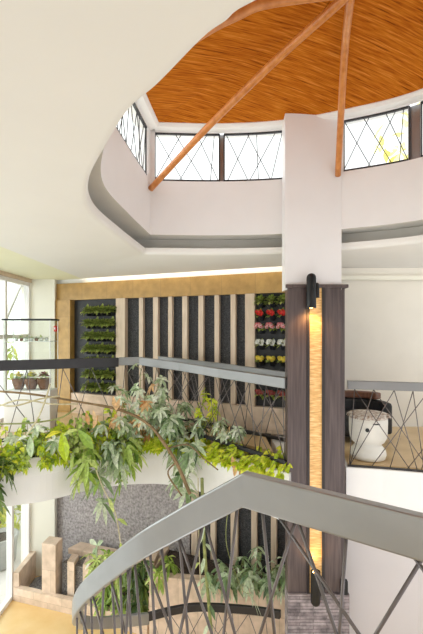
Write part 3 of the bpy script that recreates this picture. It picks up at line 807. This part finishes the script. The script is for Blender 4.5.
# ------------------------------------------------------------------ plants in the bridge trough
mid = offs(Fc, .20)
def trough_pt(px):
    best = min(range(len(mid)*10-10), key=lambda i: abs(CX+F*(lambda p: p.x/p.y)(mid[i//10]+(mid[i//10+1]-mid[i//10])*(i % 10/10))-px))
    p = mid[best//10]+(mid[best//10+1]-mid[best//10])*(best % 10/10)
    t = (mid[best//10+1]-mid[best//10]).normalized()
    return V((p.x, p.y, ZT-.03)), t, V((t.y, -t.x, 0))      # point, along, outward
def pothos(label, px, mat_, n, trail, seed, h=.16, group='trailing plants in the bridge trough', L=.095, W=.075, spread=.22, cat='plant'):
    rd = random.Random(seed); c, tv, nv = trough_pt(px)
    t = thing('trailing_pothos', label, cat, tuple(c), group)
    st_, lf = MB(), MB()
    for k in range(n):
        a = rd.uniform(-1, 1)*spread; front = rd.random() < .55
        pth = [c+tv*a*.5]
        if front:
            pth += [c+tv*a+nv*.16+V((0, 0, .07+rd.uniform(0, h*.5))), c+tv*a*1.1+nv*(.27+rd.uniform(0, .05))+V((0, 0, .03))]
            dz = rd.uniform(.2, 1)*trail
            pth += [c+tv*(a*1.15+rd.uniform(-.03, .03))+nv*(.275+rd.uniform(0, .04))+V((0, 0, .03-dz))]
        else:
            pth += [c+tv*a*.9+nv*rd.uniform(-.12, .1)+V((0, 0, h*rd.uniform(.4, .8))), c+tv*a*1.2+nv*rd.uniform(-.16, .16)+V((0, 0, h*rd.uniform(.6, 1.3)))]
        cp = catmull(pth, 5); st_.tube(cp, .004, 5)
        for i, p in enumerate(cp):
            if i < 2 or rd.random() < .25: continue
            d = nv*rd.uniform(.2, 1)+tv*rd.uniform(-1, 1)+V((0, 0, rd.uniform(-.9, .4)))
            lf.leaf(p, d, V((0, 0, 1))+nv*.8, L*rd.uniform(.6, 1.15), W*rd.uniform(.65, 1.1), rd.uniform(.1, .5), .15, 'heart')
    st_.build('vines', 'stem', t); lf.build('leaves', mat_, t)
    return t
for k, (px, w) in enumerate([(8, 'at the very left end of the trough'), (30, 'below the display case'), (52, 'in front of the white pier'), (76, 'before the tiled jamb'), (100, 'under the left planting panel'), (124, 'at the railing bend')]):
    pothos('yellow-green leafy trailing plant in the white trough %s' % w, px, 'leaf_lime' if k % 2 == 0 else 'leaf_green', 22, .09, 30+k, h=.42, L=.10, W=.06)
for k, (px, w) in enumerate([(150, 'under the grey-green schefflera'), (172, 'just past the brown branch'), (196, 'at the middle of the slatted wall'), (216, 'in the middle of the lime row'), (234, 'before the wide tiled upright'), (252, 'third back from the pillar'), (268, 'next but one to the pillar'), (282, 'at the trough end touching the pillar')]):
    pothos('lime green heart-leaved trailing plant in the white trough %s' % w, px, 'leaf_lime', 13, .03, 50+k, h=.15, spread=.2)

def branchy(name, label, base, stems, mat_, seed, L=.13, W=.05, nl=7, pet=.13, group=None, leafm=None, stem_mat='stem', every=1, dry=0, r0=.008, start=.35, droop=.5):
    """stems: list of control-point lists (absolute); palmate leaves along the upper part of each"""
    rd = random.Random(seed); t = thing(name, label, 'plant', tuple(base), group)
    sm, lf, dm = MB(), MB(), MB(); nd = 0
    for ctl in stems:
        cp = catmull([V(p) for p in ctl], 7); m = len(cp)
        sm.tube(cp, [r0*(1-.6*i/m) for i in range(m)], 6)
        for i in range(int(m*start), m, every):
            th = rd.uniform(0, 6.28); d = V((math.cos(th), math.sin(th)-.35, rd.uniform(-.1, .7))).normalized()
            tip = cp[i]+d*pet*rd.uniform(.6, 1.2)
            sm.tube([cp[i], cp[i]+d*pet*.4+V((0, 0, .01)), tip], .0035, 4)
            isd = rd.random() < dry
            (dm if isd else lf).palmate(tip, d+V((0, 0, .5)), nl, L, W, rd, droop)
            nd += isd
    sm.build('stems', stem_mat, t); lf.build('leaves', mat_, t)
    if nd: o = dm.build('dry_leaves', 'leaf_dry', t); o['label'] = 'dry orange leaves'
    else: dm.bm.free()
    return t
c, tv, nv = trough_pt(140)
branchy('schefflera_plant', 'tall pale grey-green schefflera with some orange leaves at the railing bend', c,
        [[c, c+V((.0, -.05, .5)), c+V((.02, -.05, 1.10))], [c, c+V((.12, -.1, .4)), c+V((.30, -.05, .92))], [c, c+V((-.12, -.12, .35)), c+V((-.32, -.1, .78))], [c, c+V((.05, -.2, .3)), c+V((.1, -.3, .62))], [c, c+V((-.1, -.2, .2)), c+V((-.28, -.32, .42))]],
        'leaf_pale', 71, L=.125, W=.05, pet=.12, dry=.12, group=None, every=1)
c, tv, nv = trough_pt(178)
branchy('schefflera_plant', 'grey-green schefflera leaning over the pale railing left of the lime row', c,
        [[c, c+V((.0, -.08, .3)), c+V((.05, -.12, .55))], [c, c+V((.15, -.15, .2)), c+V((.42, -.25, .36))], [c, c+V((-.1, -.12, .3)), c+V((-.2, -.16, .50))]],
        'leaf_grey', 72, L=.15, W=.052, pet=.12, dry=.04)
c, tv, nv = trough_pt(222)
branchy('schefflera_plant', 'pale schefflera sprig standing above the lime leaves in front of the slats', c,
        [[c, c+V((.0, -.05, .25)), c+V((-.02, -.08, .42))], [c, c+V((.12, -.05, .22)), c+V((.2, -.1, .36))]], 'leaf_pale', 73, L=.11, W=.045, pet=.09, dry=.05)
c, tv, nv = trough_pt(158)
branchy('schefflera_plant', 'pale schefflera bush hiding the foot of the rail just right of the bend', c,
        [[c, c+V((.05, -.05, .25)), c+V((.10, -.08, .55))], [c, c+V((-.1, -.15, .2)), c+V((-.12, -.25, .42))], [c, c+V((.12, -.15, .15)), c+V((.22, -.28, .30))], [c, c+V((0, .05, .4)), c+V((.05, .05, .85))]], 'leaf_pale', 75, L=.12, W=.048, pet=.11, dry=.06)
c, tv, nv = trough_pt(40)
branchy('schefflera_plant', 'low pale-leaved schefflera among lime leaves before the glass case', c,
        [[c, c+V((.05, -.05, .2)), c+V((.02, -.1, .42))], [c, c+V((-.2, -.1, .15)), c+V((-.36, -.15, .3))], [c, c+V((.2, -.1, .15)), c+V((.36, -.15, .26))]], 'leaf_pale', 76, L=.13, W=.05, pet=.1, dry=.03, every=2)
c, tv, nv = trough_pt(96)
branchy('schefflera_plant', 'low grey-green schefflera below the green wall panel', c,
        [[c, c+V((.05, -.05, .16)), c+V((.1, -.1, .34))], [c, c+V((-.2, -.1, .12)), c+V((-.3, -.15, .22))]], 'leaf_grey', 77, L=.13, W=.05, pet=.1, dry=.05, every=2)
c, tv, nv = trough_pt(205)
branchy('climbing_plant', 'thin bright green climber reaching the pale railing near the slats', c, [[c, c+V((-.08, .1, .4)), c+V((.02, .12, .78))], [c, c+V((.1, .1, .4)), c+V((.1, .12, .66))]], 'leaf_lime', 74, L=.09, W=.05, nl=4, pet=.05)
# hanging schefflera sprigs over the left front
for k, (px, dx, dz, w, mt) in enumerate([(-2, -.05, -.35, 'at the very left edge over the glass wall', 'leaf_dark'), (70, .0, -.34, 'in front of the white pier top', 'leaf_green'), (92, -.02, -.66, 'before the grey stucco corner', 'leaf_grey'), (108, .06, -.16, 'just left of the brown branch', 'leaf_grey'), (124, .02, -.40, 'under the railing bend', 'leaf_green'), (185, .10, -.42, 'below the brown branch tip', 'leaf_grey'), (206, .0, -.5, 'at the middle of the bridge front', 'leaf_grey')]):
    c, tv, nv = trough_pt(px)
    f = c+nv*.32
    branchy('schefflera_plant', 'hanging schefflera sprig over the trough front %s' % w, c,
            [[c, f+V((0, 0, .10)), f+nv*.08+V((dx, 0, dz*.4)), f+nv*.10+V((dx*1.5, 0, dz))], [c, f+V((.08, 0, .08)), f+nv*.15+V((dx+.1, 0, dz*.35))]], mt, 80+k, L=.21, W=.075, nl=7, pet=.09, every=3, start=.45, droop=.7)
for k, (px, y0, L_, w, m_, dx) in enumerate([(62, 432, .34, 'broad lime leaf hanging', 'leaf_lime', .25), (78, 430, .30, 'long pointed green leaf hanging', 'leaf_green', .9), (30, 436, .24, 'pale folded leaf hanging', 'leaf_pale', .2)]):
    p = at(px, y0, 5.15+.002*px)
    c, tv, nv = trough_pt(px)
    t = thing('broad_leaf_plant', '%s over the trough front %s' % (w, ['below the white pier', 'just right of a lime one', 'below the glass case'][k]), 'plant', tuple(c))
    MB().tube(catmull([c, c+V((0, -.05, .18)), p], 6), .006, 6).build('stem', 'stem', t)
    mb = MB(); mb.leaf(p, (dx, -.35, -.75), (0, -1, .3), L_, L_*.42, .12, .22); mb.leaf(p, (-.8, -.4, .1), (0, -.6, 1), L_*.6, L_*.26, .4, .22); mb.build('leaves', m_, t)
# the long woody branch arching along the trough and over its front
br = thing('woody_branch', 'long bare brown branch arching over the trough and down its front', 'branch', at(-6, 391, 5.35))
pts = [at(-6, 391, 5.35), at(30, 394, 5.35), at(80, 402, 5.45), at(120, 410, 5.6), (at(148, 424, 5.6)), at(166, 446, 5.45), at(178, 466, 5.35), at(190, 494, 5.3)]
MB().tube(catmull(pts, 8), [.014]*20+[.019]*17+[.022]*20, 9).build('stem', 'bark', br, smooth=True)
MB().tube(catmull([at(168, 448, 5.45), at(188, 445, 5.5), at(203, 458, 5.4), at(218, 470, 5.3)], 6), .009, 6).build('twig', 'bark', br, smooth=True)
MB().tube(catmull([at(176, 462, 5.36), at(168, 474, 5.3), at(182, 496, 5.25)], 6), .010, 6).build('twig', 'bark', br, smooth=True)
mb = MB(); rd = random.Random(2)
for x, y in ((86, 418), (93, 416), (98, 421), (120, 404), (113, 402), (232, 462), (240, 474), (236, 468)):
    p = at(x, y-6, 5.4 if x < 200 else 5.3)
    mb.leaf(p, (rd.uniform(-.4, .4), -.3, -1), (0, -1, .2), .16, .06, .1)
o = mb.build('dry_leaves', 'leaf_dry', br); o['label'] = 'curled dry orange leaves'
# tangle of pale vines at the left
for k, (pp, w) in enumerate([([(-6, 408, 5.5), (20, 400, 5.45), (52, 404, 5.4), (78, 404, 5.5)], 'lowest along the glass case'), ([(26, 436, 5.2), (38, 418, 5.2), (46, 398, 5.2), (50, 384, 5.2)], 'rising past the glass case'), ([(-6, 404, 5.3), (14, 406, 5.25), (40, 399, 5.3), (60, 396, 5.4)], 'looping beside the glass case'), ([(-4, 424, 5.3), (30, 423, 5.25), (60, 418, 5.3), (76, 408, 5.4)], 'just above the lime leaves')]):
    o = MB().tube(catmull([at(*q) for q in pp], 8), .011, 6).build('bare_vine', 'dry_stem' if k != 3 else 'stem', smooth=True); tag(o, 'thin pale bare vine %s over the left of the trough' % w, 'vine')
# thin roots and vines hanging below the trough
for k, (pp, m_, r, w) in enumerate([([(96, 470, 5.5), (104, 490, 5.45), (115, 512, 5.4), (120, 540, 5.4), (121, 552, 5.4)], 'dry_stem', .009, 'in front of the grey stucco'),
                                 ([(202, 478, 5.45), (203, 520, 5.4), (206, 570, 5.4), (212, 640, 5.4)], 'stem', .022, 'long and green before the raised planter'),
                                 ([(198, 478, 5.5), (199, 540, 5.5), (201, 600, 5.5)], 'dry_stem', .007, 'thin and straight beside the thick green one')]):
    pth = catmull([at(*q) for q in pp], 8)
    t = thing('hanging_vine', 'vine hanging below the bridge, %s' % w, 'vine', pth[0], 'vines hanging below the bridge')
    MB().tube(pth, r, 6).build('stem', m_, t, smooth=True)
    mb = MB(); rd = random.Random(60+k)
    for i in range(4, len(pth), 2 if k == 1 else 7):
        d = V((rd.uniform(-1, 1), rd.uniform(-1, 0), rd.uniform(-1, .2)))
        mb.leaf(pth[i], d, (0, -.6, 1), .15, .055, .5)
    mb.build('leaves', 'leaf_grey' if k == 1 else 'leaf_green', t)
c = at(247, 594, 5.3)
branchy('schefflera_plant', 'single palmate sprig hanging before the raised planter face near the pillar', at(232, 484, 5.4), [[at(232, 484, 5.4), at(226, 540, 5.35), at(240, 585, 5.3), c]], 'leaf_grey', 91, L=.22, W=.055, nl=8, pet=.03, every=30, start=.97, droop=.6, r0=.006)
# plants in the raised planter
for k, (px, Y, hgt, w) in enumerate([(216, 6.25, .34, 'farthest from the pillar'), (238, 6.2, .42, 'second from the pillar end'), (257, 6.05, .62, 'tallest of the row'), (276, 6.0, .52, 'beside the pillar')]):
    b = at(px, 0, Y); b.z = -2.20
    branchy('schefflera_plant', 'grey-green schefflera in the tiled raised planter, %s' % w, b, [[b, b+V((.03, -.05, hgt*.6)), b+V((.05, -.12, hgt))], [b, b+V((-.1, -.1, hgt*.4)), b+V((-.16, -.18, hgt*.6))], [b, b+V((.12, -.1, hgt*.4)), b+V((.2, -.18, hgt*.7))]], 'leaf_grey', 100+k, L=.19, W=.06, nl=6, pet=.08, every=3, droop=.8, group='scheffleras in the raised planter')
b = at(166, 0, 6.5); b.z = -2.20
branchy('schefflera_plant', 'low schefflera at the outer corner of the tiled raised planter', b, [[b, b+V((.03, -.05, .15)), b+V((.05, -.12, .28))], [b, b+V((-.1, -.1, .1)), b+V((-.16, -.18, .16))]], 'leaf_green', 108, L=.17, W=.06, nl=6, pet=.08, every=4, droop=.8)
# bushy plants in the pebble bed behind the stair rail
for k, (px, Y, hgt, w, mt) in enumerate([(104, 6.95, .95, 'beside the low slatted wall', 'leaf_green'), (122, 6.85, 1.05, 'in the middle of the pebble bed', 'leaf_green'), (140, 6.75, .95, 'at the corner of the raised planter', 'leaf_dark')]):
    b = at(px, 0, Y); b.z = -3.08
    branchy('leafy_shrub', 'tall green leafy shrub seen through the stair rods, %s' % w, b, [[b, b+V((dx*.5, -.05, hgt*.55)), b+V((dx, -.12, hgt))] for dx in (-.2, -.07, .07, .2)], mt, 110+k, L=.20, W=.055, nl=6, pet=.07, every=2, start=.15, droop=.5, group='shrubs in the pebble bed')
c = at(98, 548, 6.6); b = at(98, 0, 7.05); b.z = -2.34
branchy('leafy_shrub', 'slender pale leaf sprig rising before the grey stucco', b, [[b, b+V((0, -.05, .2)), b+V((.04, -.08, .38))]], 'leaf_pale', 120, L=.22, W=.08, nl=3, pet=.04, every=4, droop=.1)
# ------------------------------------------------------------------ outside
def tree(name, label, base, h, r, mt, n, seed, L=.22, cat='tree', z0=.0, group=None):
    rd = random.Random(seed); t = thing(name, label, cat, tuple(base), group); b = V(base)
    tr_ = MB().tube(catmull([b, b+V((.05, .05, h*.4)), b+V((0, .1, h*.8))], 5), [.09*h/3*(1-.6*i/10) for i in range(11)], 8); tr_.build('trunk', 'trunk', t)
    mb = MB()
    for k in range(n):
        d = V((rd.gauss(0, 1), rd.gauss(0, 1), rd.gauss(0, 1))).normalized()*rd.random()**.4
        p = b+V((0, .05, h-r*.9))+V((d.x*r, d.y*r, d.z*r*.95))
        if p.z < b.z+.02: p.z = b.z+rd.uniform(.02, .2)
        mb.leaf(p, V((rd.uniform(-1, 1), rd.uniform(-1, 1), rd.uniform(-1, .5))), (0, 0, 1), L*rd.uniform(.6, 1.2), L*.45, .3)
    mb.build('crown', mt, t); return t
tree('garden_bush', 'bright yellow-green bush outside the lower glass wall', (-4.85, 9.6, GZ), 1.75, .85, 'leaf_tree', 900, 1, .2, 'bush')
tree('garden_bush', 'smaller lime bush outside behind the grey planter', (-5.9, 11.2, GZ), 1.9, .9, 'leaf_tree', 700, 2, .2, 'bush')
tree('garden_tree', 'pale green tree outside the upper left window', (-6.0, 9.9, GZ), 5.4, 1.35, 'leaf_tree', 900, 3, .26)
tree('garden_tree', 'yellow-leaved tree outside the clerestory window right of the pillar', (5.0, 9.6, GZ), 10.0, 1.3, 'leaf_yellow', 190, 4, .3)
gp = thing('garden_planter', 'round grey concrete planter standing outside the lower glass wall', 'planter', (-4.28, 8.55, GZ-.02))
MB().lathe([(.22, 0), (.3, .1), (.33, .5), (.36, .62), (.30, .62), (.28, .55), (.01, .55)], (-4.28, 8.55, GZ-.02), 24).build('bowl', 'grey_pot', gp, smooth=True)
MB().lathe([(.27, .56), (.01, .58)], (-4.28, 8.55, GZ-.02), 18).build('soil', 'soil', gp)

# ------------------------------------------------------------------ light
w = bpy.data.worlds.new('sky'); bpy.context.scene.world = w; w.use_nodes = True
nt = w.node_tree; bg = nt.nodes['Background']; bg.inputs[0].default_value = (.965, .985, 1, 1)
tc = nt.nodes.new('ShaderNodeTexCoord'); sp = nt.nodes.new('ShaderNodeSeparateXYZ')
nt.links.new(tc.outputs['Generated'], sp.inputs[0])
mr = nt.nodes.new('ShaderNodeMapRange'); mr.interpolation_type = 'SMOOTHSTEP'
mr.inputs['From Min'].default_value = .1; mr.inputs['From Max'].default_value = -1
mr.inputs['To Min'].default_value = 1.2; mr.inputs['To Max'].default_value = 3.2
nt.links.new(sp.outputs['X'], mr.inputs['Value']); nt.links.new(mr.outputs[0], bg.inputs[1])

# ------------------------------------------------------------------ camera
cam = bpy.data.cameras.new('camera'); co = bpy.data.objects.new('camera', cam); C.objects.link(co)
co.location = (0, 0, EYE); co.rotation_euler = (math.radians(90), 0, 0)
cam.sensor_width = 36; cam.lens = 36*F/634; cam.shift_y = (HY-317)/634; cam.clip_start = .05
bpy.context.scene.camera = co
vs = bpy.context.scene.view_settings
vs.view_transform = 'Standard'; vs.look = 'None'; vs.gamma = 1; vs.use_curve_mapping = False
vs.exposure = 0.38
